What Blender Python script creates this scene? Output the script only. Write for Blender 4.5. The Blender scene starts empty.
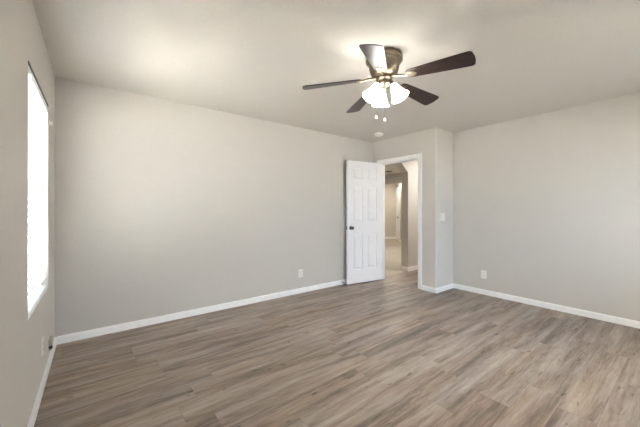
import bpy, bmesh, math, random
from mathutils import Vector, Matrix
random.seed(7)
S = bpy.context.scene
COL = S.collection
PI = math.pi

# ------------------------------------------------------------------ camera
cam_d = bpy.data.cameras.new('camera')
cam_d.sensor_width = 36.0
cam_d.lens = 291.0 / 640.0 * 36.0
cam_d.shift_y = -3.94 / 640.0
cam_d.clip_start = 0.02
cam = bpy.data.objects.new('camera', cam_d)
COL.objects.link(cam)
cam.location = (0.0, 0.0, 1.2303)
cam.rotation_euler = (PI / 2, 0, -math.radians(37.79))
S.camera = cam

# ------------------------------------------------------------------ world, daylight, exposure
SHADE_EMIT = 17.0
BULB_EMIT = 560.0
SKY = 9.5
w = bpy.data.worlds.new('sky')
S.world = w
w.use_nodes = True
bg = w.node_tree.nodes['Background']
bg.inputs[0].default_value = (0.74, 0.90, 1.10, 1)
bg.inputs[1].default_value = SKY
S.view_settings.view_transform = 'Standard'
S.view_settings.look = 'None'
S.view_settings.gamma = 1.0
S.view_settings.use_curve_mapping = False
S.view_settings.exposure = 0.47
S.cycles.use_denoising = True
S.cycles.max_bounces = 14
S.cycles.diffuse_bounces = 8
S.cycles.glossy_bounces = 4
S.cycles.transmission_bounces = 8
S.cycles.sample_clamp_indirect = 30.0
S.cycles.caustics_reflective = False
S.cycles.caustics_refractive = False
sun_d = bpy.data.lights.new('sun', 'SUN')
sun_d.energy = 500.0
sun_d.angle = math.radians(0.6)
sun_d.color = (1.0, 0.97, 0.92)
sun = bpy.data.objects.new('sun', sun_d)
COL.objects.link(sun)
sun.rotation_euler = Vector((0.55, 0.16, 0.82)).to_track_quat('Z', 'Y').to_euler()   # stands behind the house


def area(name, loc, rot, sx, sy, power, color, portal=False):
    d = bpy.data.lights.new(name, 'AREA')
    d.shape = 'RECTANGLE'
    d.size = sx
    d.size_y = sy
    d.energy = power
    d.color = color
    if portal:
        d.cycles.is_portal = True
    o = bpy.data.objects.new(name, d)
    COL.objects.link(o)
    o.location = loc
    o.rotation_euler = rot
    return o


# room figures (metres): camera stands at x=0, y=0
A = -0.284      # left wall face
D = 3.572       # back wall face
B = 3.978       # entry (door) wall face
E_ = 2.338      # nook return wall face
CX = 4.463      # right wall face
F = -0.55       # wall behind the camera
H = 2.44
T = 0.115       # wall thickness
WY0, WY1, WZ0, WZ1 = 2.215, 3.085, 0.625, 2.045     # window opening
DY0, DY1, DZ = 2.628, 3.410, 2.04                   # door opening
AX0, AX1, AY0, AY1 = 4.10, 4.93, 3.50, 3.66         # clipped arch

# daylight at the window (sky portals) and unseen lights added to the rooms beyond the door
area('window_daylight', (A - 0.20, (WY0 + WY1) / 2, (WZ0 + WZ1) / 2), (0, -PI / 2, 0), 1.40, 0.90, 1.0, (1, 1, 1), True)
area('window_daylight', (2.85, F - 0.20, 1.35), (PI / 2, 0, 0), 2.1, 1.40, 1.0, (1, 1, 1), True)  # sky portal of the window added behind the camera
area('hall_added_light', (5.4, 2.7, 2.40), (0, 0, 0), 0.3, 0.3, 24.0, (1.0, 0.94, 0.88))
area('den_added_light', (5.9, 5.2, 2.40), (0, 0, 0), 1.2, 1.2, 44.0, (1.0, 0.97, 0.88))
area('vestibule_added_light', (8.9, 7.1, 2.40), (0, 0, 0), 0.3, 0.3, 15.0, (1.0, 0.88, 0.72))


# ------------------------------------------------------------------ mesh helpers
class MB:
    def __init__(self):
        self.bm = bmesh.new()

    def box(self, x0, x1, y0, y1, z0, z1, bev=0.0, seg=2, M=None):
        r = bmesh.ops.create_cube(self.bm, size=1.0)
        vs = r['verts']
        for v in vs:
            v.co = Vector(((x0 + x1) / 2 + v.co.x * (x1 - x0), (y0 + y1) / 2 + v.co.y * (y1 - y0),
                           (z0 + z1) / 2 + v.co.z * (z1 - z0)))
        if bev > 0:
            es = list({e for v in vs for e in v.link_edges})
            r2 = bmesh.ops.bevel(self.bm, geom=es, offset=bev, segments=seg, affect='EDGES', profile=0.5)
            vs = list({v for f in r2['faces'] for v in f.verts} | {v for v in vs if v.is_valid})
        if M is not None:
            bmesh.ops.transform(self.bm, matrix=M, verts=vs)
        return self

    def prism(self, pts, z0, z1, M=None):
        """polygon (ccw, xy) extruded along z"""
        lo = [self.bm.verts.new((p[0], p[1], z0)) for p in pts]
        hi = [self.bm.verts.new((p[0], p[1], z1)) for p in pts]
        n = len(pts)
        self.bm.faces.new(lo[::-1])
        self.bm.faces.new(hi)
        for i in range(n):
            j = (i + 1) % n
            self.bm.faces.new((lo[i], lo[j], hi[j], hi[i]))
        if M is not None:
            bmesh.ops.transform(self.bm, matrix=M, verts=lo + hi)
        return self

    def lathe(self, prof, n=40, M=None, cap=True):
        """prof: list of (r, z); revolve about z"""
        rings = []
        vs = []
        for r, z in prof:
            if r < 1e-6:
                v = self.bm.verts.new((0, 0, z))
                rings.append([v])
                vs.append(v)
            else:
                ring = [self.bm.verts.new((r * math.cos(2 * PI * i / n), r * math.sin(2 * PI * i / n), z)) for i in range(n)]
                rings.append(ring)
                vs += ring
        for a, b in zip(rings, rings[1:]):
            for i in range(n):
                j = (i + 1) % n
                if len(a) == 1 and len(b) == 1:
                    continue
                if len(a) == 1:
                    self.bm.faces.new((a[0], b[j], b[i]))
                elif len(b) == 1:
                    self.bm.faces.new((a[i], a[j], b[0]))
                else:
                    self.bm.faces.new((a[i], a[j], b[j], b[i]))
        if cap:
            for ring in (rings[0], rings[-1]):
                if len(ring) > 2:
                    self.bm.faces.new(ring)
        if M is not None:
            bmesh.ops.transform(self.bm, matrix=M, verts=vs)
        return self

    def tube(self, pts, r, n=10):
        pts = [Vector(p) for p in pts]
        rs = r if isinstance(r, (list, tuple)) else [r] * len(pts)
        rings = []
        for i, p in enumerate(pts):
            t = (pts[min(i + 1, len(pts) - 1)] - pts[max(i - 1, 0)]).normalized()
            u = t.orthogonal().normalized() if i == 0 else (u - t * u.dot(t)).normalized()
            v = t.cross(u)
            rings.append([self.bm.verts.new(p + (u * math.cos(2 * PI * k / n) + v * math.sin(2 * PI * k / n)) * rs[i]) for k in range(n)])
        for a, b in zip(rings, rings[1:]):
            for k in range(n):
                self.bm.faces.new((a[k], a[(k + 1) % n], b[(k + 1) % n], b[k]))
        self.bm.faces.new(rings[0][::-1])
        self.bm.faces.new(rings[-1])
        return self

    def build(self, name, mat, parent=None, smooth=None, **props):
        bmesh.ops.recalc_face_normals(self.bm, faces=self.bm.faces[:])
        me = bpy.data.meshes.new(name)
        self.bm.to_mesh(me)
        self.bm.free()
        me.materials.append(mat)
        if smooth is not None:
            me.polygons.foreach_set('use_smooth', [True] * len(me.polygons))
            me.set_sharp_from_angle(angle=math.radians(smooth))
        o = bpy.data.objects.new(name, me)
        COL.objects.link(o)
        if parent is not None:
            o.parent = parent
        for k, v in props.items():
            o[k] = v
        return o


def thing(name, loc, label, cat, group=None, rotz=0.0):
    o = bpy.data.objects.new(name, None)
    o.empty_display_size = 0.1
    COL.objects.link(o)
    o.location = loc
    o.rotation_euler = (0, 0, rotz)
    o['label'] = label
    o['category'] = cat
    if group:
        o['group'] = group
    return o


def struct(mb, name, mat, label, cat, smooth=None):
    return mb.build(name, mat, None, smooth, kind='structure', label=label, category=cat)


# ------------------------------------------------------------------ materials
def newmat(name):
    m = bpy.data.materials.new(name)
    m.use_nodes = True
    nt = m.node_tree
    return m, nt, nt.nodes['Principled BSDF']


def N(nt, typ, **kw):
    n = nt.nodes.new(typ)
    for k, v in kw.items():
        setattr(n, k, v)
    return n


def math_(nt, op, a, b=None, c=None):
    n = N(nt, 'ShaderNodeMath', operation=op)
    for i, x in enumerate((a, b, c)):
        if x is None:
            continue
        if isinstance(x, (int, float)):
            n.inputs[i].default_value = x
        else:
            nt.links.new(x, n.inputs[i])
    return n.outputs[0]


def ramp(nt, fac, stops):
    n = N(nt, 'ShaderNodeValToRGB')
    el = n.color_ramp.elements
    while len(el) < len(stops):
        el.new(0.5)
    for e, (p, c) in zip(el, stops):
        e.position = p
        e.color = (*c, 1) if len(c) == 3 else c
    nt.links.new(fac, n.inputs[0])
    return n.outputs[0]


def srgb(r, g, b):
    f = lambda c: (c / 12.92 if c <= 0.04045 else ((c + 0.055) / 1.055) ** 2.4)
    return (f(r / 255), f(g / 255), f(b / 255))


def paint(name, col, rough=0.6, bump=0.0, scale=120.0, spec=0.3):
    m, nt, p = newmat(name)
    tc = N(nt, 'ShaderNodeTexCoord')
    nz = N(nt, 'ShaderNodeTexNoise')
    nz.inputs['Scale'].default_value = scale
    nz.inputs['Detail'].default_value = 3
    nt.links.new(tc.outputs['Object'], nz.inputs['Vector'])
    lo = tuple(c * 0.97 for c in col)
    hi = tuple(min(1, c * 1.03) for c in col)
    nt.links.new(ramp(nt, nz.outputs[0], [(0.3, lo), (0.7, hi)]), p.inputs['Base Color'])
    p.inputs['Roughness'].default_value = rough
    p.inputs['Specular IOR Level'].default_value = spec
    if bump > 0:
        b = N(nt, 'ShaderNodeBump')
        b.inputs['Strength'].default_value = bump
        b.inputs['Distance'].default_value = 0.002
        nt.links.new(nz.outputs[0], b.inputs['Height'])
        nt.links.new(b.outputs[0], p.inputs['Normal'])
    return m


def metal(name, col, rough, metallic=1.0):
    m, nt, p = newmat(name)
    tc = N(nt, 'ShaderNodeTexCoord')
    nz = N(nt, 'ShaderNodeTexNoise')
    nz.inputs['Scale'].default_value = 30
    nt.links.new(tc.outputs['Object'], nz.inputs['Vector'])
    nt.links.new(ramp(nt, nz.outputs[0], [(0.3, tuple(c * 0.85 for c in col)), (0.7, col)]), p.inputs['Base Color'])
    p.inputs['Metallic'].default_value = metallic
    p.inputs['Roughness'].default_value = rough
    return m


def plank_floor():
    m, nt, p = newmat('vinyl_plank')
    L = nt.links
    tc = N(nt, 'ShaderNodeTexCoord')
    sp = N(nt, 'ShaderNodeSeparateXYZ')
    L.new(tc.outputs['Object'], sp.inputs[0])
    X, Y = sp.outputs[0], sp.outputs[1]
    PW, PL = 0.182, 1.22
    rowf = math_(nt, 'DIVIDE', math_(nt, 'ADD', Y, 10.03), PW)
    row = math_(nt, 'FLOOR', rowf)
    fv = math_(nt, 'FRACT', rowf)
    wn = N(nt, 'ShaderNodeTexWhiteNoise', noise_dimensions='1D')
    L.new(row, wn.inputs['W'])
    uf = math_(nt, 'ADD', math_(nt, 'DIVIDE', math_(nt, 'ADD', X, 20.0), PL), math_(nt, 'MULTIPLY', wn.outputs[0], 3.0))
    pid = math_(nt, 'FLOOR', uf)
    fu = math_(nt, 'FRACT', uf)
    cb = N(nt, 'ShaderNodeCombineXYZ')
    L.new(row, cb.inputs[0])
    L.new(pid, cb.inputs[1])
    w2 = N(nt, 'ShaderNodeTexWhiteNoise', noise_dimensions='2D')
    L.new(cb.outputs[0], w2.inputs['Vector'])
    rnd = w2.outputs[0]
    off = math_(nt, 'MULTIPLY', rnd, 37.0)

    def coords(sx, sy):
        c = N(nt, 'ShaderNodeCombineXYZ')
        L.new(math_(nt, 'MULTIPLY', math_(nt, 'ADD', X, off), sx), c.inputs[0])
        L.new(math_(nt, 'MULTIPLY', math_(nt, 'ADD', Y, math_(nt, 'MULTIPLY', off, 0.37)), sy), c.inputs[1])
        L.new(off, c.inputs[2])
        return c.outputs[0]

    def noise(vec, scale=1.0, detail=4.0, rough=0.55, dist=0.0):
        n = N(nt, 'ShaderNodeTexNoise')
        n.inputs['Scale'].default_value = scale
        n.inputs['Detail'].default_value = detail
        n.inputs['Roughness'].default_value = rough
        n.inputs['Distortion'].default_value = dist
        L.new(vec, n.inputs['Vector'])
        return n.outputs[0]
    broad = noise(coords(0.95, 10.5), 1.0, 4.0, 0.60, 0.25)   # long cloudy bands along the plank
    medium = noise(coords(2.6, 34.0), 1.0, 3.0, 0.60, 0.2)
    grain = noise(coords(9.0, 130.0), 1.0, 4.0, 0.65, 0.1)    # fine grain
    cath = noise(coords(0.8, 8.0), 1.0, 1.0, 0.4, 0.4)        # cathedral rings
    hue = noise(coords(0.7, 5.0), 1.0, 2.0, 0.5, 0.2)
    rings = math_(nt, 'ABSOLUTE', math_(nt, 'SINE', math_(nt, 'MULTIPLY', cath, 55.0)))
    knot = noise(coords(8.0, 26.0), 1.0, 1.0, 0.4, 0.3)
    kn = N(nt, 'ShaderNodeMapRange')
    kn.inputs[1].default_value = 0.715
    kn.inputs[2].default_value = 0.80
    L.new(knot, kn.inputs[0])
    t = math_(nt, 'MULTIPLY_ADD', math_(nt, 'SUBTRACT', broad, 0.5), 1.55, 0.5)
    t = math_(nt, 'ADD', t, math_(nt, 'MULTIPLY', math_(nt, 'SUBTRACT', medium, 0.5), 0.62))
    t = math_(nt, 'ADD', t, math_(nt, 'MULTIPLY', math_(nt, 'SUBTRACT', grain, 0.5), 0.55))
    t = math_(nt, 'ADD', t, math_(nt, 'MULTIPLY', math_(nt, 'SUBTRACT', rings, 0.6), 0.08))
    t = math_(nt, 'ADD', t, math_(nt, 'MULTIPLY', math_(nt, 'SUBTRACT', rnd, 0.5), 0.09))
    t = math_(nt, 'SUBTRACT', t, math_(nt, 'MULTIPLY', kn.outputs[0], 0.45))
    grey = ramp(nt, t, [(0.0, srgb(70, 59, 51)), (0.28, srgb(106, 95, 87)), (0.52, srgb(136, 125, 117)),
                        (0.75, srgb(154, 145, 137)), (1.0, srgb(172, 163, 155))])
    tan = ramp(nt, t, [(0.0, srgb(68, 53, 42)), (0.28, srgb(108, 91, 76)), (0.52, srgb(140, 122, 105)),
                       (0.75, srgb(159, 142, 124)), (1.0, srgb(176, 161, 144))])
    hm = N(nt, 'ShaderNodeMapRange')
    hm.inputs[1].default_value = 0.30
    hm.inputs[2].default_value = 0.75
    L.new(hue, hm.inputs[0])
    hx = N(nt, 'ShaderNodeMix', data_type='RGBA')
    L.new(hm.outputs[0], hx.inputs[0])
    L.new(grey, hx.inputs[6])
    L.new(tan, hx.inputs[7])
    col = hx.outputs[2]
    # seams
    sv = math_(nt, 'MINIMUM', fv, math_(nt, 'SUBTRACT', 1.0, fv))
    su = math_(nt, 'MINIMUM', fu, math_(nt, 'SUBTRACT', 1.0, fu))
    d = math_(nt, 'MINIMUM', math_(nt, 'MULTIPLY', sv, PW), math_(nt, 'MULTIPLY', su, PL))
    sm = N(nt, 'ShaderNodeMapRange')
    sm.inputs[1].default_value = 0.0003
    sm.inputs[2].default_value = 0.0012
    L.new(d, sm.inputs[0])
    mx = N(nt, 'ShaderNodeMix', data_type='RGBA')
    L.new(sm.outputs[0], mx.inputs[0])
    mx.inputs[6].default_value = (*srgb(112, 100, 89), 1)
    L.new(col, mx.inputs[7])
    L.new(mx.outputs[2], p.inputs['Base Color'])
    p.inputs['Roughness'].default_value = 0.42
    p.inputs['Specular IOR Level'].default_value = 0.42
    b = N(nt, 'ShaderNodeBump')
    b.inputs['Strength'].default_value = 0.25
    b.inputs['Distance'].default_value = 0.001
    L.new(math_(nt, 'ADD', math_(nt, 'MULTIPLY', grain, 0.6), sm.outputs[0]), b.inputs['Height'])
    L.new(b.outputs[0], p.inputs['Normal'])
    return m


def walnut():
    m, nt, p = newmat('dark_walnut')
    L = nt.links
    tc = N(nt, 'ShaderNodeTexCoord')
    mp = N(nt, 'ShaderNodeMapping')
    mp.inputs['Scale'].default_value = (4, 60, 60)
    L.new(tc.outputs['UV'], mp.inputs[0])
    n = N(nt, 'ShaderNodeTexNoise')
    n.inputs['Scale'].default_value = 1.0
    n.inputs['Detail'].default_value = 5
    n.inputs['Distortion'].default_value = 0.6
    L.new(mp.outputs[0], n.inputs['Vector'])
    L.new(ramp(nt, n.outputs[0], [(0.3, srgb(30, 20, 19)), (0.55, srgb(50, 34, 31)), (0.75, srgb(70, 49, 44))]), p.inputs['Base Color'])
    p.inputs['Roughness'].default_value = 0.36
    p.inputs['Specular IOR Level'].default_value = 0.5
    return m


def carpet_mat():
    m, nt, p = newmat('beige_carpet')
    tc = N(nt, 'ShaderNodeTexCoord')
    n = N(nt, 'ShaderNodeTexNoise')
    n.inputs['Scale'].default_value = 260
    n.inputs['Detail'].default_value = 4
    nt.links.new(tc.outputs['Object'], n.inputs['Vector'])
    n2 = N(nt, 'ShaderNodeTexNoise')
    n2.inputs['Scale'].default_value = 3
    nt.links.new(tc.outputs['Object'], n2.inputs['Vector'])
    f = math_(nt, 'ADD', math_(nt, 'MULTIPLY', n.outputs[0], 0.7), math_(nt, 'MULTIPLY', n2.outputs[0], 0.3))
    nt.links.new(ramp(nt, f, [(0.3, srgb(160, 148, 134)), (0.7, srgb(192, 182, 170))]), p.inputs['Base Color'])
    p.inputs['Roughness'].default_value = 0.95
    b = N(nt, 'ShaderNodeBump')
    b.inputs['Strength'].default_value = 0.6
    b.inputs['Distance'].default_value = 0.004
    nt.links.new(n.outputs[0], b.inputs['Height'])
    nt.links.new(b.outputs[0], p.inputs['Normal'])
    return m


def emitter(name, col, strength, base=(0.9, 0.9, 0.88)):
    m, nt, p = newmat(name)
    p.inputs['Base Color'].default_value = (*base, 1)
    p.inputs['Roughness'].default_value = 0.4
    lw = N(nt, 'ShaderNodeLayerWeight')
    lw.inputs[0].default_value = 0.4
    r = ramp(nt, lw.outputs['Facing'], [(0.0, col), (1.0, tuple(c * 0.75 for c in col))])
    nt.links.new(r, p.inputs['Emission Color'])
    p.inputs['Emission Strength'].default_value = strength
    return m


M_WALL = paint('greige_wall_paint', srgb(206, 202, 195), 0.7, 0.25, 160, 0.2)
M_CEIL = paint('greige_ceiling_paint', srgb(208, 204, 197), 0.8, 0.35, 110, 0.15)
M_TRIM = paint('white_trim_paint', srgb(247, 247, 246), 0.35, 0.0, 20, 0.4)
M_DOOR = paint('white_door_paint', srgb(244, 244, 245), 0.4, 0.05, 60, 0.4)
M_PLASTIC = paint('white_plastic', srgb(238, 236, 230), 0.3, 0.0, 20, 0.5)
M_GREYPL = paint('grey_plastic', srgb(178, 170, 160), 0.4, 0.0, 20, 0.4)
M_DARKPL = paint('dark_slot', srgb(40, 36, 32), 0.5, 0.0, 20, 0.3)
M_VINYL = paint('white_window_vinyl', srgb(236, 236, 234), 0.35, 0.0, 20, 0.4)
M_BRASS = metal('antique_brass', (0.24, 0.20, 0.145), 0.36)
M_BRONZE = metal('dark_knob_metal', (0.16, 0.14, 0.13), 0.32)
M_CHROME = metal('brushed_nickel', (0.72, 0.70, 0.66), 0.25)
M_GAPSHADE = metal('gap_shade_grey', (0.10, 0.10, 0.09), 0.5, 0.3)  # dark tone for the shaded gap above the blind
M_FLOOR = plank_floor()
M_WALNUT = walnut()
M_CARPET = carpet_mat()
M_SHADE = emitter('lit_frosted_glass', (1.0, 0.96, 0.89), SHADE_EMIT)
M_BULB = emitter('lit_bulb', (1.0, 0.95, 0.87), BULB_EMIT)
M_GROUND = paint('outdoor_concrete', srgb(165, 163, 160), 0.9, 0.3, 40, 0.2)
M_FENCE = paint('outdoor_siding', srgb(170, 172, 174), 0.8, 0.2, 30, 0.2)


def blind_mat():
    m, nt, p = newmat('white_blind_slat')
    tc = N(nt, 'ShaderNodeTexCoord')
    n = N(nt, 'ShaderNodeTexNoise')
    n.inputs['Scale'].default_value = 12
    nt.links.new(tc.outputs['Object'], n.inputs['Vector'])
    nt.links.new(ramp(nt, n.outputs[0], [(0.3, srgb(240, 240, 238)), (0.7, srgb(247, 247, 246))]), p.inputs['Base Color'])
    p.inputs['Roughness'].default_value = 0.45
    tr = N(nt, 'ShaderNodeBsdfTranslucent')
    tr.inputs[0].default_value = (0.9, 0.9, 0.88, 1)
    mix = N(nt, 'ShaderNodeMixShader')
    mix.inputs[0].default_value = 0.25
    nt.links.new(p.outputs[0], mix.inputs[1])
    nt.links.new(tr.outputs[0], mix.inputs[2])
    nt.links.new(mix.outputs[0], nt.nodes['Material Output'].inputs[0])
    return m


M_BLIND = blind_mat()


def glass_mat():
    m, nt, p = newmat('window_glass')
    tr = N(nt, 'ShaderNodeBsdfTransparent')
    gl = N(nt, 'ShaderNodeBsdfGlossy')
    gl.inputs['Roughness'].default_value = 0.02
    fr = N(nt, 'ShaderNodeFresnel')
    fr.inputs[0].default_value = 1.45
    mix = N(nt, 'ShaderNodeMixShader')
    nt.links.new(math_(nt, 'MULTIPLY', fr.outputs[0], 0.6), mix.inputs[0])
    nt.links.new(tr.outputs[0], mix.inputs[1])
    nt.links.new(gl.outputs[0], mix.inputs[2])
    nt.links.new(mix.outputs[0], nt.nodes['Material Output'].inputs[0])
    return m


M_GLASS = glass_mat()

# ------------------------------------------------------------------ shell of the bedroom
FAR = 11.5
b = MB()
b.box(A - T, B + T, F - T, D + T, -0.10, 0.0)
b.box(B + T, CX + T, F - T, AY0, -0.10, 0.0)
b.box(CX + T, 6.6, 0.8, AY0, -0.10, 0.0)
struct(b, 'floor', M_FLOOR, 'greyish brown wood plank floor of the empty bedroom', 'floor')
b = MB()
b.box(B + T, FAR, AY0, AY1 + 0.03, -0.10, 0.004)
b.box(3.0, FAR, AY1 + 0.03, 10.0, -0.10, 0.004)
struct(b, 'floor_den', M_CARPET, 'beige carpet floor seen beyond the open doorway', 'floor')
b = MB()
b.box(A - T, 6.6, F - T, AY1, H, H + 0.1)
struct(b, 'ceiling', M_CEIL, 'smooth greige ceiling around the ceiling fan', 'ceiling')
b = MB()
b.box(3.0, FAR, AY1, 10.0, H, H + 0.1)
struct(b, 'ceiling_den', M_CEIL, 'ceiling of the carpeted room beyond the doorway', 'ceiling')

# left wall with its window opening
b = MB()
b.box(A - T, A, F - T, WY0, 0, H)
b.box(A - T, A, WY1, D + T, 0, H)
b.box(A - T, A, WY0, WY1, 0, WZ0)
b.box(A - T, A, WY0, WY1, WZ1, H)
struct(b, 'wall_left', M_WALL, 'greige wall at far left holding the window with blinds', 'wall')
b = MB()
b.box(A, B, D, D + T, 0, H)
struct(b, 'wall_back', M_WALL, 'long greige wall between the window wall and the open door', 'wall')
b = MB()
b.box(CX, CX + T, F - T, E_, 0, H)
struct(b, 'wall_right', M_WALL, 'greige wall at far right with one low outlet', 'wall')
# wall behind the camera, with a window added to light the room
RX0, RX1, RZ0, RZ1 = 1.8, 3.9, 0.65, 2.03
b = MB()
b.box(A, RX0, F - T, F, 0, H)
b.box(RX1, CX, F - T, F, 0, H)
b.box(RX0, RX1, F - T, F, 0, RZ0)
b.box(RX0, RX1, F - T, F, RZ1, H)
struct(b, 'wall_front', M_WALL, 'greige wall behind the viewpoint with a wide added window', 'wall')

# entry wall and nook return in one L with a rounded outside corner
R = 0.022
pts = [(B, DY0), (B, E_ + R)]
for k in range(1, 7):
    a = PI + k / 6 * (PI / 2)
    pts.append((B + R + R * math.cos(a), E_ + R + R * math.sin(a)))
pts += [(CX + T, E_), (CX + T, E_ + T), (B + T, E_ + T), (B + T, DY0)]
b = MB()
b.prism(pts, 0, H)
b.box(B, B + T, DY1, D + T, 0, H)
b.box(B, B + T, DY0, DY1, DZ, H)
struct(b, 'wall_entry', M_WALL, 'short greige wall around the doorway with rounded corner and light switch', 'wall', smooth=30)

# hall beyond: clipped arch in its end wall
b = MB()
zc = 2.17
arch = [(B + T, 0), (AX0, 0), (AX0, 1.965), (AX0 + 0.25, zc), (AX1 - 0.25, zc), (AX1, 1.965), (AX1, 0), (6.6, 0), (6.6, H), (B + T, H)]
Marc = Matrix(((1, 0, 0, 0), (0, 0, -1, AY1), (0, 1, 0, 0), (0, 0, 0, 1)))
b.prism(arch, 0, AY1 - AY0, Marc)
struct(b, 'wall_hall', M_WALL, 'hall wall with a clipped corner arch seen through the doorway', 'wall')
b = MB()
b.box(6.5, 6.6, 0.8, AY0, 0, H)
b.box(CX + T, 6.5, 0.8, 0.9, 0, H)
struct(b, 'wall_hall_end', M_WALL, 'hidden end wall of the hall beyond the doorway', 'wall')

# carpeted room beyond: far wall with a wide cased opening, and an angled vestibule behind it
FX = 8.0
b = MB()
b.box(FX, FX + T, AY1, 5.62, 0, H)
b.box(FX, FX + T, 5.62, 7.2, 2.11, H)
b.box(FX, FX + T, 7.2, 9.9, 0, H)
struct(b, 'wall_den', M_WALL, 'far wall of the carpeted room with a dropped header', 'wall')
b = MB()
b.box(3.0, 3.1, AY1, 9.9, 0, H)
b.box(3.1, FX, 9.8, 9.9, 0, H)
b.box(B + T - 1.09, B + T, AY1 - 0.001, AY1 + 0.10, 0, H)
b.box(6.6, FX, AY1 - 0.1, AY1, 0, H)
struct(b, 'wall_den_side', M_WALL, 'side walls of the carpeted room beyond the doorway', 'wall')
# angled vestibule: local frame at its inner right corner, u runs along the right wall to the viewer
PV = Vector((9.95, 7.62, 0))
MV = Matrix.Translation(PV) @ Matrix.Rotation(math.radians(225), 4, 'Z')     # local x -> (-1,-1), local y -> (1,-1)
b = MB()
b.box(-0.1, 0.0, -1.7, 0.1, 0, H, M=MV)
struct(b, 'wall_vestibule_back', M_WALL, 'lit tan wall at the end of the angled vestibule', 'wall')
b = MB()
b.box(0.0, 2.62, 0.0, 0.1, 0, H, M=MV)
struct(b, 'wall_vestibule_right', M_WALL, 'angled vestibule wall holding the far white door', 'wall')
b = MB()
b.box(0.0, 1.6, -1.8, -1.7, 0, H, M=MV)
struct(b, 'wall_vestibule_left', M_WALL, 'hidden left wall of the angled vestibule', 'wall')


# ------------------------------------------------------------------ baseboards
def board(b, p0, p1, nrm, h=0.072, t=0.013):
    """baseboard from p0 to p1 on a wall whose room side is nrm"""
    p0, p1, n = Vector((*p0, 0)), Vector((*p1, 0)), Vector((*nrm, 0))
    prof = [(0, 0.0), (t, 0.0), (t, h - 0.014), (t - 0.006, h - 0.004), (t - 0.009, h), (0, h)]
    r0 = [b.bm.verts.new(p0 + n * u + Vector((0, 0, z))) for u, z in prof]
    r1 = [b.bm.verts.new(p1 + n * u + Vector((0, 0, z))) for u, z in prof]
    k = len(prof)
    for i in range(k):
        j = (i + 1) % k
        b.bm.faces.new((r0[i], r0[j], r1[j], r1[i]))
    b.bm.faces.new(r0[::-1])
    b.bm.faces.new(r1)
    return b


CAS = 0.057
struct(board(MB(), (A, F), (A, D), (1, 0)), 'baseboard_left', M_TRIM, 'white baseboard under the window', 'baseboard')
struct(board(MB(), (A + 0.013, D), (B, D), (0, -1)), 'baseboard_back', M_TRIM, 'white baseboard along the long back wall', 'baseboard')
struct(board(MB(), (CX, F), (CX, E_), (-1, 0)), 'baseboard_right', M_TRIM, 'white baseboard along the right wall', 'baseboard')
b = board(MB(), (B, E_ - 0.012), (B, DY0 - CAS), (-1, 0))
board(b, (B - 0.012, E_), (CX - 0.013, E_), (0, -1))
board(b, (B, DY1 + CAS), (B, D - 0.013), (-1, 0))
struct(b, 'baseboard_entry', M_TRIM, 'white baseboard wrapping the corner beside the doorway', 'baseboard')
struct(board(MB(), (A, F), (CX, F), (0, 1)), 'baseboard_front', M_TRIM, 'white baseboard behind the viewpoint', 'baseboard')
b = board(MB(), (AX1 - 0.012, AY0), (6.5, AY0), (0, -1), 0.085)
board(b, (AX1, AY0 - 0.012), (AX1, AY1 + 0.01), (-1, 0), 0.085)
struct(b, 'baseboard_hall', M_TRIM, 'white baseboard around the arch post in the hall', 'baseboard')
b = MB()
q = lambda u, v: (MV @ Vector((u, v, 0))).to_2d()
du = (MV.to_3x3() @ Vector((1, 0, 0))).to_2d()
dv = (MV.to_3x3() @ Vector((0, -1, 0))).to_2d()
board(b, q(0, -1.7), q(0, 0), du, 0.09)
board(b, q(1.05, 0), q(2.6, 0), dv, 0.09)
struct(b, 'baseboard_vestibule', M_TRIM, 'white baseboard at the foot of the vestibule walls', 'baseboard')

# ------------------------------------------------------------------ window in the left wall
GX = A - 0.085
win = thing('window_1', (A - 0.09, (WY0 + WY1) / 2, WZ0), 'white vinyl single hung window behind the blinds', 'window')
win['kind'] = 'structure'
wo = Vector(win.location)


def rel(o, org):
    o.data.transform(Matrix.Translation(-Vector(org)))
    return o


b = MB()
fx0, fx1 = A - T - 0.005, A - 0.068
for (y0, y1, z0, z1) in ((WY0, WY0 + 0.045, WZ0, WZ1), (WY1 - 0.045, WY1, WZ0, WZ1), (WY0 + 0.045, WY1 - 0.045, WZ0, WZ0 + 0.05), (WY0 + 0.045, WY1 - 0.045, WZ1 - 0.05, WZ1)):
    b.box(fx0, fx1, y0, y1, z0, z1, 0.003)
rel(b.build('window_frame', M_VINYL, win), wo)
b = MB()
b.box(fx0 + 0.006, fx1 + 0.004, WY0 + 0.045, WY1 - 0.045, 1.318, 1.362, 0.003)
rel(b.build('meeting_rail', M_VINYL, win), wo)
for z0, z1 in ((WZ0 + 0.05, 1.318), (1.362, WZ1 - 0.05)):
    b = MB()
    b.box(A - 0.098, A - 0.094, WY0 + 0.045, WY1 - 0.045, z0, z1)
    rel(b.build('glass_pane', M_GLASS, win), wo)
b = MB()
b.box(A - 0.068, A - 0.001, WY0 + 0.001, WY1 - 0.001, WZ0, WZ0 + 0.006, 0.001)
rel(b.build('window_sill', M_TRIM, win), wo)

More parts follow.
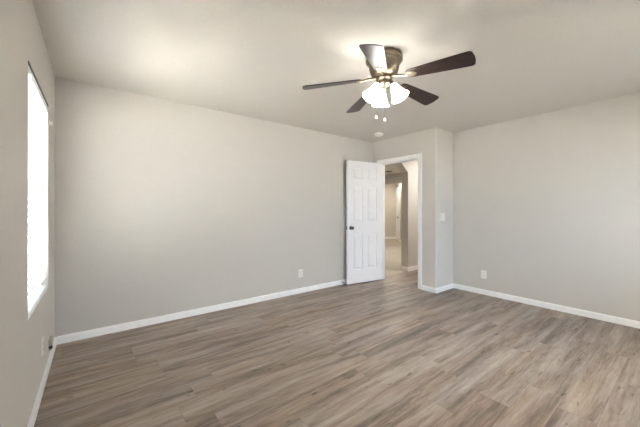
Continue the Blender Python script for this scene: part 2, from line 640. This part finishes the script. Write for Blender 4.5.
# unseen window added behind the viewpoint to light the right wall
added_win = thing('added_window', ((RX0 + RX1) / 2, F - 0.09, RZ0), 'wide white window added behind the viewpoint for daylight', 'window')
added_win['kind'] = 'structure'
b = MB()
for (x0, x1, z0, z1) in ((RX0, RX0 + 0.045, RZ0, RZ1), (RX1 - 0.045, RX1, RZ0, RZ1), ((RX0 + RX1) / 2 - 0.04, (RX0 + RX1) / 2 + 0.04, RZ0 + .05, RZ1 - .05), (RX0 + .045, RX1 - .045, RZ0, RZ0 + 0.05), (RX0 + .045, RX1 - .045, RZ1 - 0.05, RZ1)):
    b.box(x0, x1, F - T - 0.005, F - 0.05, z0, z1, 0.003)
rel(b.build('window_frame', M_VINYL, added_win), added_win.location)
for k in range(2):
    xa = RX0 + 0.045 + k * ((RX1 - RX0) / 2 - 0.005)
    b = MB()
    b.box(xa, xa + (RX1 - RX0) / 2 - 0.085, F - 0.098, F - 0.094, RZ0 + 0.05, RZ1 - 0.05)
    rel(b.build('glass_pane', M_GLASS, added_win), added_win.location)

# ------------------------------------------------------------------ slatted blinds (local frame: x into the room, y along the window)
def blind(face, half, z0, z1, rotz, tilt, label):
    """face: point on the wall face at the middle of the opening"""
    bl = thing('window_blind', (face[0], face[1], z0 + 0.02), label, 'blind', None, rotz)
    hz = z1 - z0
    dz = -0.02
    y0, y1, sx = -half + 0.008, half - 0.010, -0.030
    b = MB()
    b.box(sx - 0.024, -0.003, y0, y1, hz - 0.058 + dz, hz - 0.016 + dz, 0.003)
    b.build('head_rail', M_BLIND, bl)
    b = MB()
    b.box(sx - 0.030, 0.004, y0 - 0.004, y1 + 0.004, hz - 0.036, hz - 0.026, 0.002)  # dark strip in place of the shade above the head rail
    b.build('gap_shade_strip', M_GAPSHADE, bl, label='dark grey strip standing in for the shaded gap along the top')
    b = MB()
    z = hz - 0.085 + dz
    while z > 0.065 + dz:
        Ms = Matrix.Translation((sx, (y0 + y1) / 2, z)) @ Matrix.Rotation(math.radians(tilt), 4, 'Y')
        hw, ln = 0.025, (y1 - y0) / 2 - 0.003
        pr = [(-hw, -0.0014), (0, 0.0006), (hw, -0.0014), (hw, 0.0014), (0, 0.0034), (-hw, 0.0014)]
        r0 = [b.bm.verts.new(Ms @ Vector((u, -ln, v))) for u, v in pr]
        r1 = [b.bm.verts.new(Ms @ Vector((u, ln, v))) for u, v in pr]
        for i in range(6):
            j = (i + 1) % 6
            b.bm.faces.new((r0[i], r0[j], r1[j], r1[i]))
        for r in (r0, r1):
            b.bm.faces.new((r[0], r[1], r[4], r[5]))
            b.bm.faces.new((r[1], r[2], r[3], r[4]))
        z -= 0.0435
    b.build('slats', M_BLIND, bl)
    b = MB()
    b.box(sx - 0.024, sx + 0.026, y0 + 0.003, y1 - 0.003, 0.008 + dz, 0.028 + dz, 0.004)
    b.build('bottom_rail', M_BLIND, bl)
    for yy in (y0 + 0.13, (y0 + y1) / 2, y1 - 0.13):
        b = MB()
        for xx in (sx - 0.0255, sx + 0.0255):
            b.tube([(xx, yy, 0.024 + dz), (xx, yy, hz - 0.05 + dz)], 0.0011, 6)
        b.build('ladder_cord', M_BLIND, bl)
    b = MB()
    b.tube([(0.003, y0 + 0.07, hz - 0.05 + dz), (0.005, y0 + 0.07, 0.79 + dz)], 0.0035, 8)
    b.build('tilt_wand', M_BLIND, bl, 40)
    return bl


TILT = -44
blind((A, (WY0 + WY1) / 2), (WY1 - WY0) / 2, WZ0, WZ1, 0.0, TILT, 'white two inch slat blind hanging open in the window')
blind(((RX0 + RX1) / 2, F), (RX1 - RX0) / 2, RZ0, RZ1, PI / 2, 25, 'white slat blind in the added window behind the viewpoint')  # added too, cuts the sky light of the added window
# small white clip on the wall beside the blind
c = thing('cord_cleat', (A, 3.145, 1.915), 'small white cord cleat on the wall beside the blind', 'cleat')
b = MB()
b.box(0, 0.006, -0.008, 0.008, -0.025, 0.025, 0.002)
b.build('base_plate', M_PLASTIC, c)
b = MB()
b.tube([(0.004, 0, -0.004), (0.016, 0, 0.0), (0.018, 0, 0.018)], 0.004, 8)
b.tube([(0.004, 0, 0.004), (0.016, 0, 0.0), (0.018, 0, -0.018)], 0.004, 8)
b.build('horn', M_PLASTIC, c, 40)

# outdoors
b = MB()
b.box(-14, A - T - 0.02, -12, 14, -0.35, -0.25)
b.box(A - T - 0.02, 14, -12, F - T - 0.02, -0.35, -0.25)
struct(b, 'ground', M_GROUND, 'pale concrete ground outside the window', 'ground')
b = MB()
for k in range(16):
    b.box(-4.30 - 0.012 * (k % 2), -4.2, -5, 12, -0.25 + k * 0.13, -0.25 + (k + 1) * 0.13 - 0.004)
struct(b, 'wall_neighbour', M_FENCE, 'neighbouring lap sided wall outside the window', 'wall')

# ------------------------------------------------------------------ doorway trim and open door
b = MB()
ct = 0.016


def casing(b, y0, y1, z0, z1, x=B, sgn=-1):
    xa, xb = sorted((x, x + sgn * ct))
    b.box(xa, xb, y0, y1, z0, z1, 0.004)
    xa, xb = sorted((x, x + sgn * (ct + 0.004)))


casing(b, DY0 - CAS, DY0 - 0.004, 0, DZ + CAS)
casing(b, DY1 + 0.004, DY1 + CAS, 0, DZ + CAS)
casing(b, DY0 - 0.004, DY1 + 0.004, DZ + 0.004, DZ + CAS)
casing(b, DY0 - CAS, DY0 - 0.004, 0, DZ + CAS, B + T, 1)
casing(b, DY1 + 0.004, min(DY1 + CAS, AY0 - .002), 0, DZ + CAS, B + T, 1)
casing(b, DY0 - 0.004, DY1 + 0.004, DZ + 0.004, DZ + CAS, B + T, 1)
# jamb lining and stop
b.box(B - 0.002, B + T + 0.002, DY0 - 0.004, DY0 + 0.018, 0, DZ)
b.box(B - 0.002, B + T + 0.002, DY1 - 0.018, DY1 + 0.004, 0, DZ)
b.box(B - 0.002, B + T + 0.002, DY0 + 0.014, DY1 - 0.014, DZ - 0.014, DZ + 0.004)
b.box(B + 0.045, B + 0.075, DY0 + 0.014, DY0 + 0.024, 0, DZ - 0.014)
b.box(B + 0.045, B + 0.075, DY1 - 0.024, DY1 - 0.014, 0, DZ - 0.014)
b.box(B + 0.045, B + 0.075, DY0 + 0.024, DY1 - 0.024, DZ - 0.024, DZ - 0.014)
struct(b, 'trim_1', M_TRIM, 'white casing and jamb around the open doorway', 'door frame')


def panel_door(b, W, Hd, th):
    """six-panel slab, x along the width 0..W, z 0..Hd, thickness y 0..th, both faces moulded"""
    st, mid = 0.115, 0.10
    pw = (W - 2 * st - mid) / 2
    xs = [(st, st + pw), (st + pw + mid, W - st)]
    zs = [(0.225, 0.815), (1.015, 1.605), (1.715, 1.925)]
    core = 0.009
    b.box(0, W, core, th - core, 0, Hd)
    for y0, y1 in ((0, core), (th - core, th)):
        b.box(0, st, y0, y1, 0, Hd)
        b.box(W - st, W, y0, y1, 0, Hd)
        b.box(st + pw, st + pw + mid, y0, y1, 0, Hd)
        zz = [0] + [v for p in zs for v in p] + [Hd]
        for (x0, x1) in xs:
            for k in range(0, len(zz), 2):
                b.box(x0, x1, y0, y1, zz[k], zz[k + 1])
            for (z0, z1) in zs:
                # raised field with sloped margin
                g, s = 0.012, 0.030
                inner = 0.0015 if y0 == 0 else th - 0.0015
                outer = core if y0 == 0 else th - core
                o = [(x0 + g, z0 + g), (x1 - g, z0 + g), (x1 - g, z1 - g), (x0 + g, z1 - g)]
                i_ = [(x0 + g + s, z0 + g + s), (x1 - g - s, z0 + g + s), (x1 - g - s, z1 - g - s), (x0 + g + s, z1 - g - s)]
                vo = [b.bm.verts.new((u, outer, v)) for u, v in o]
                vi = [b.bm.verts.new((u, inner, v)) for u, v in i_]
                b.bm.faces.new(vi)
                b.bm.faces.new(vo[::-1])
                for n in range(4):
                    m = (n + 1) % 4
                    b.bm.faces.new((vo[n], vo[m], vi[m], vi[n]))
    return b


def knob(b, x, z, y, sgn):
    Mk = Matrix.Translation((x, y, z)) @ Matrix.Rotation(sgn * PI / 2, 4, 'X')
    b.lathe([(0.0, 0.0), (0.032, 0.0), (0.032, 0.004), (0.026, 0.009), (0.012, 0.013), (0.011, 0.028), (0.020, 0.034),
             (0.027, 0.044), (0.027, 0.054), (0.020, 0.062), (0.0, 0.065)], 24, Mk, cap=False)


DW = 0.728
ang = math.radians(8.5)
# local x from hinge to free edge; local y=0 is the face towards the camera
px, py = B - 0.003, DY1 - 0.019
door = thing('door_1', (px, py, 0.012), 'white six panel door standing open against the back wall', 'door')
door['kind'] = 'structure'
Md = Matrix(((-math.cos(ang), math.sin(ang), 0, 0), (math.sin(ang), math.cos(ang), 0, 0), (0, 0, 1, 0), (0, 0, 0, 1)))
# mirror-free frame: x' = (-cos, sin), y' = (sin, cos) points to the back wall
b = panel_door(MB(), DW, 2.022, 0.035)
Ms_ = Md @ Matrix.Translation((0, -0.035, 0))
bmesh.ops.transform(b.bm, matrix=Ms_, verts=b.bm.verts[:])
b.build('door_slab', M_DOOR, door)
b = MB()
knob(b, DW - 0.070, 0.918, 0.0, 1)
knob(b, DW - 0.070, 0.918, 0.035, -1)
bmesh.ops.transform(b.bm, matrix=Ms_, verts=b.bm.verts[:])
b.build('door_knob', M_BRONZE, door, 50, label='dark metal knob')
b = MB()
b.box(DW - 0.001, DW + 0.0015, 0.006, 0.029, 0.890, 0.946)
bmesh.ops.transform(b.bm, matrix=Ms_, verts=b.bm.verts[:])
b.build('latch_plate', M_BRONZE, door, label='dark metal latch plate')
for zz in (0.20, 1.00, 1.82):
    b = MB()
    b.tube([(0.0, 0.008, zz - 0.045), (0.0, 0.008, zz + 0.045)], 0.006, 10)
    b.box(-0.001, 0.001, -0.030, 0.004, zz - 0.044, zz + 0.044)
    b.build('hinge', M_BRONZE, door, 40, label='dark metal hinge')

# spring door stop on the back baseboard, just past the free edge of the door
ds = thing('door_stop', (3.222, D - 0.013, 0.040), 'small spring door stop on the baseboard beside the open door edge', 'door stop')
b = MB()
b.lathe([(0.0, 0.0), (0.011, 0.0), (0.011, 0.004), (0.006, 0.007), (0.0, 0.007)], 16, Matrix.Rotation(PI / 2, 4, 'X'), cap=False)
n = 90
b.tube([(0.0055 * math.cos(k * 0.9), -0.006 - k * 0.055 / n, 0.0055 * math.sin(k * 0.9)) for k in range(n)], 0.0014, 6)
b.build('spring', M_BRONZE, ds, 50)
b = MB()
b.lathe([(0.0, 0.060), (0.007, 0.060), (0.0085, 0.064), (0.0085, 0.072), (0.006, 0.076), (0.0, 0.076)], 16, Matrix.Rotation(PI / 2, 4, 'X'), cap=False)
b.build('rubber_tip', M_PLASTIC, ds, 40)

# far door in the vestibule
fd = thing('door_2', MV @ Vector((0.10, -0.004, 0.0)), 'narrow glimpse of a white door in the far vestibule', 'door', rotz=math.radians(225))
fd['kind'] = 'structure'
b = panel_door(MB(), 0.762, 2.03, 0.035)
bmesh.ops.transform(b.bm, matrix=Matrix.Translation((0.06, -0.035, 0.01)), verts=b.bm.verts[:])
b.build('door_slab', M_DOOR, fd)
b = MB()
b.box(0.0, 0.058, -0.045, 0.0, 0, 2.10)
b.box(0.824, 0.882, -0.045, 0.0, 0, 2.10)
b.box(0.058, 0.824, -0.045, 0.0, 2.042, 2.10)
b.build('door_casing', M_TRIM, fd)
b = MB()
knob(b, 0.75, 0.93, -0.035, 1)
b.build('door_knob', M_BRONZE, fd, 50, label='dark metal knob')


# ------------------------------------------------------------------ plates on the walls
def rounded(w, h, r, n=5):
    pts = []
    for cx, cy, a0 in ((w / 2 - r, h / 2 - r, 0), (-w / 2 + r, h / 2 - r, PI / 2), (-w / 2 + r, -h / 2 + r, PI), (w / 2 - r, -h / 2 + r, 1.5 * PI)):
        for k in range(n + 1):
            a = a0 + k / n * PI / 2
            pts.append((cx + r * math.cos(a), cy + r * math.sin(a)))
    return pts


def wall_thing(name, loc, rotz, label, cat, group=None):
    """local frame: x along the wall, z up, -y into the room"""
    return thing(name, loc, label, cat, group, rotz)


RX90 = Matrix.Rotation(PI / 2, 4, 'X')      # prism z -> -y


def plate(t, w, h):
    b = MB()
    b.prism(rounded(w, h, 0.006), 0, 0.004, RX90)
    b.prism(rounded(w - 0.006, h - 0.006, 0.005), 0.004, 0.006, RX90)
    b.build('cover_plate', M_PLASTIC, t, 30)


def outlet(loc, rotz, label):
    t = wall_thing('wall_outlet', loc, rotz, label, 'outlet', 'duplex wall outlets')
    plate(t, 0.072, 0.116)
    for zc_ in (0.0195, -0.0195):
        b = MB()
        b.prism(rounded(0.034, 0.028, 0.010), 0.006, 0.0085, RX90 @ Matrix.Translation((0, zc_, 0)))
        o = b.build('receptacle', M_PLASTIC, t, 30)
        b = MB()
        b.box(-0.0085, -0.0060, -0.0092, -0.008, zc_ - 0.003, zc_ + 0.008)
        b.box(0.0060, 0.0085, -0.0092, -0.008, zc_ - 0.002, zc_ + 0.007)
        b.box(-0.0025, 0.0025, -0.0092, -0.008, zc_ - 0.011, zc_ - 0.006)
        b.build('slot', M_DARKPL, o, label='dark slots')
    b = MB()
    b.lathe([(0.0, 0.006), (0.004, 0.006), (0.003, 0.0078), (0, 0.0078)], 12, RX90, cap=False)
    b.build('screw', M_PLASTIC, t, 40)
    return t


outlet((2.405, D, 0.290), 0, 'white duplex outlet low on the long back wall left of the door')
outlet((CX, 1.878, 0.290), -PI / 2, 'white duplex outlet low on the right wall')
outlet((A, 2.745, 0.290), PI / 2, 'white duplex outlet below the window on the left wall')

sw = wall_thing('light_switch', (4.155, E_, 1.118), 0, 'white double light switch plate on the narrow wall beside the doorway', 'light switch')
plate(sw, 0.117, 0.117)
for k in (-1, 1):
    b = MB()
    b.box(k * 0.023 - 0.0055, k * 0.023 + 0.0055, -0.0075, -0.006, -0.0125, 0.0125, 0.0006)
    b.box(k * 0.023 - 0.004, k * 0.023 + 0.004, -0.019, -0.006, -0.003, 0.006, 0.0015, 2, Matrix.Translation((0, 0, 0)) )
    b.build('toggle', M_PLASTIC, sw)

jk = wall_thing('cable_jack', (A, 3.150, 0.165), PI / 2, 'small grey cable jack box above the baseboard in the left corner', 'cable jack')
b = MB()
b.box(-0.050, 0.055, -0.020, 0.0, -0.042, 0.042, 0.004)
b.build('jack_box', M_GREYPL, jk)
b = MB()
b.lathe([(0.0, 0.0), (0.012, 0.0), (0.012, 0.010), (0.007, 0.012), (0.007, 0.020), (0.0, 0.020)], 16,
        Matrix.Translation((-0.050, -0.014, -0.014)) @ Matrix.Rotation(-PI / 2, 4, 'Y'), cap=False)
b.build('connector', M_DARKPL, jk, 40, label='dark connector')

# ------------------------------------------------------------------ smoke detector, ceiling vent in the room beyond
sd = thing('smoke_detector', (3.597, 3.105, H), 'round white smoke detector on the ceiling near the doorway', 'smoke detector')
b = MB()
b.lathe([(0, 0), (0.066, 0), (0.066, -0.008), (0.060, -0.010), (0.060, -0.022), (0.054, -0.032), (0.036, -0.037), (0, -0.038)], 36, cap=False)
b.build('detector_body', M_PLASTIC, sd, 35)
b = MB()
b.lathe([(0, -0.0375), (0.012, -0.0375), (0.011, -0.041), (0, -0.041)], 16, cap=False)
b.build('test_button', M_PLASTIC, sd, 35)

vt = thing('ceiling_vent', (7.40, 5.98, H), 'small dark vent on the ceiling of the room beyond', 'vent', rotz=math.radians(-38))
b = MB()
b.box(-0.10, 0.10, -0.10, 0.10, -0.004, 0, 0.002)
b.build('vent_frame', M_DARKPL, vt)
b = MB()
for k in range(7):
    yy = -0.078 + k * 0.026
    b.box(-0.085, 0.085, yy - 0.009, yy + 0.009, -0.010, -0.004)
b.build('louvres', M_DARKPL, vt)

# ------------------------------------------------------------------ ceiling fan
FC = Vector((1.810, 1.508, H))
fan = thing('ceiling_fan', FC, 'flush mount ceiling fan with five dark wood blades and lit glass shades', 'ceiling fan')
b = MB()
b.lathe([(0, 0), (0.128, 0), (0.134, -0.004), (0.134, -0.014), (0.130, -0.017), (0.130, -0.021), (0.143, -0.025), (0.144, -0.040), (0.137, -0.045), (0.137, -0.050), (0.133, -0.054),
         (0.124, -0.060), (0.118, -0.066), (0.116, -0.074), (0.116, -0.095), (0.113, -0.112), (0.104, -0.136), (0.090, -0.152),
         (0.066, -0.164), (0, -0.166)], 56, cap=False)
b.build('motor_housing', M_BRASS, fan, 40)
b = MB()
b.lathe([(0, -0.160), (0.060, -0.160), (0.063, -0.166), (0.063, -0.186), (0.056, -0.192), (0.052, -0.200), (0.056, -0.206), (0.058, -0.226),
         (0.048, -0.240), (0.030, -0.252), (0.018, -0.258), (0.016, -0.266), (0.010, -0.274), (0, -0.276)], 40, cap=False)
b.build('light_fitter', M_BRASS, fan, 40)

PH = math.radians(-75.2)
RT, R0, RR = 0.645, 0.185, 0.195
for k in range(5):
    a = PH - k * 2 * PI / 5
    d = Vector((math.cos(a), math.sin(a), 0))
    nn = Vector((-d.y, d.x, 0))
    slope = -0.094 + 0.0216 * d.x - 0.0125 * d.y + (0.026 if k == 0 else (-0.028 if k == 1 else 0.0))

    def P(r, wv, h=0.0):
        return d * r + nn * (wv * 0.977) + Vector((0, 0, (2.250 - H) + slope * (r - RR) - 0.2144 * wv + h))
    # outline of the blade
    out = []
    hw0, hw1, rc = 0.047, 0.074, 0.030
    out += [(R0 + 0.012, -hw0 + 0.006), ]
    mm = 10
    for i in range(mm + 1):
        u = i / mm
        r = R0 + 0.03 + (RT - rc - R0 - 0.03) * u
        out.append((r, -(hw0 + (hw1 - hw0) * min(1, u * 1.05) ** 0.9)))
    for i in range(1, 6):
        t = i / 6 * PI / 2
        out.append((RT - rc + rc * math.sin(t) * 0.85, -(hw1 - rc + rc * math.cos(t))))
    for i in range(0, 9):
        u = -1 + 2 * i / 8
        out.append((RT - 0.0045 + 0.0055 * (1 - u * u), u * (hw1 - rc)))
    for i in range(5, 0, -1):
        t = i / 6 * PI / 2
        out.append((RT - rc + rc * math.sin(t) * 0.85, (hw1 - rc + rc * math.cos(t))))
    for i in range(mm, -1, -1):
        u = i / mm
        r = R0 + 0.03 + (RT - rc - R0 - 0.03) * u
        out.append((r, (hw0 + (hw1 - hw0) * min(1, u * 1.05) ** 0.9)))
    out += [(R0 + 0.012, hw0 - 0.006), (R0, hw0 - 0.02), (R0, -hw0 + 0.02)]
    b = MB()
    uvl = b.bm.loops.layers.uv.new('uv')
    uvs = {}
    lo, hi = [], []
    for r, wv in out:
        v0 = b.bm.verts.new(P(r, wv, -0.003)); v1 = b.bm.verts.new(P(r, wv, 0.003))
        uvs[v0] = (r + k * 2.3, wv); uvs[v1] = (r + k * 2.3 + 1.1, wv)
        lo.append(v0); hi.append(v1)
    b.bm.faces.new(lo)
    b.bm.faces.new(hi)
    for i in range(len(out)):
        j = (i + 1) % len(out)
        b.bm.faces.new((lo[i], lo[j], hi[j], hi[i]))
    for f in b.bm.faces:
        for l in f.loops:
            l[uvl].uv = uvs[l.vert]
    blade = b.build('blade', M_WALNUT, fan)
    # bracket: arm from the motor, flared plate under the blade
    b = MB()
    pl = [(0.172, -0.012), (0.190, -0.026), (0.212, -0.032), (0.236, -0.026), (0.256, -0.010), (0.262, 0.0), (0.256, 0.010), (0.236, 0.026), (0.212, 0.032), (0.190, 0.026), (0.172, 0.012)]
    lo = [b.bm.verts.new(P(r, wv, -0.0085)) for r, wv in pl]
    hi = [b.bm.verts.new(P(r, wv, -0.0032)) for r, wv in pl]
    b.bm.faces.new(lo); b.bm.faces.new(hi)
    for i in range(len(pl)):
        j = (i + 1) % len(pl)
        b.bm.faces.new((lo[i], lo[j], hi[j], hi[i]))
    hub = d * 0.060 + Vector((0, 0, -0.168))
    b.tube([hub, d * 0.095 + Vector((0, 0, -0.176)), P(0.135, 0, 0.000), P(0.165, 0, -0.005), P(0.20, 0, -0.007)], [0.012, 0.010, 0.009, 0.010, 0.008], 10)
    for s in (-1, 1):
        sc_ = MB
        c0 = P(0.225, 0.014 * s, -0.0085)
        b.lathe([(0, 0), (0.005, 0), (0.004, -0.003), (0, -0.0035)], 10, Matrix.Translation(c0), cap=False)
    b.build('blade_bracket', M_BRASS, blade, 40, label='antique brass blade bracket')

# three bell shades on arms
YAW = math.radians(-37.79)
for az in (-150, -30, 90):
    a = math.radians(az) + YAW
    d = Vector((math.cos(a), math.sin(a), 0))
    neck = d * 0.064 + Vector((0, 0, -0.224))
    axis = (d * 0.46 + Vector((0, 0, -0.89))).normalized()
    b = MB()
    b.tube([d * 0.045 + Vector((0, 0, -0.214)), d * 0.056 + Vector((0, 0, -0.214)), neck, neck + axis * 0.02], [0.010, 0.011, 0.017, 0.022], 14)
    b.build('lamp_arm', M_BRASS, fan, 40)
    z_ = axis
    x_ = Vector((0, 0, 1)).cross(z_).normalized()
    y_ = z_.cross(x_)
    Mx = Matrix((( x_.x, y_.x, z_.x, neck.x), (x_.y, y_.y, z_.y, neck.y), (x_.z, y_.z, z_.z, neck.z), (0, 0, 0, 1)))
    b = MB()
    outp = [(0.017, 0.012), (0.022, 0.018), (0.028, 0.034), (0.035, 0.056), (0.043, 0.082), (0.053, 0.106), (0.064, 0.126), (0.072, 0.137)]
    inp = [(r - 0.003, zz) for r, zz in outp[::-1]]
    b.lathe(outp + inp, 36, Mx, cap=False)
    # close neck
    b.lathe([(0.017, 0.012), (0.0, 0.012)], 36, Mx, cap=False)
    sh = b.build('lamp_shade', M_SHADE, fan, 50, label='lit white frosted glass bell shade')
    b = MB()
    b.lathe([(0, 0.018), (0.012, 0.020), (0.014, 0.040), (0.022, 0.062), (0.025, 0.078), (0.020, 0.090), (0.010, 0.095), (0, 0.096)], 20, Mx, cap=False)
    b.build('bulb', M_BULB, sh, 50)

# pull chains
lat = Vector((math.cos(YAW), math.sin(YAW), 0))
for off, zb in ((-0.068, -0.503), (-0.002, -0.520)):
    base = lat * off + Vector((math.sin(-YAW), math.cos(YAW), 0)) * (-0.03)
    b = MB()
    b.tube([base * 0.6 + Vector((0, 0, -0.225)), base + Vector((0, 0, -0.30)), base + Vector((0, 0, zb + 0.025))], 0.0018, 6)
    pc = b.build('pull_chain', M_CHROME, fan)
    b = MB()
    b.lathe([(0, 0.028), (0.003, 0.027), (0.004, 0.018), (0.009, 0.010), (0.010, 0.004), (0.007, 0), (0, -0.001)], 16, Matrix.Translation(base + Vector((0, 0, zb))), cap=False)
    b.build('chain_fob', M_PLASTIC, pc, 50, label='white chain fob')
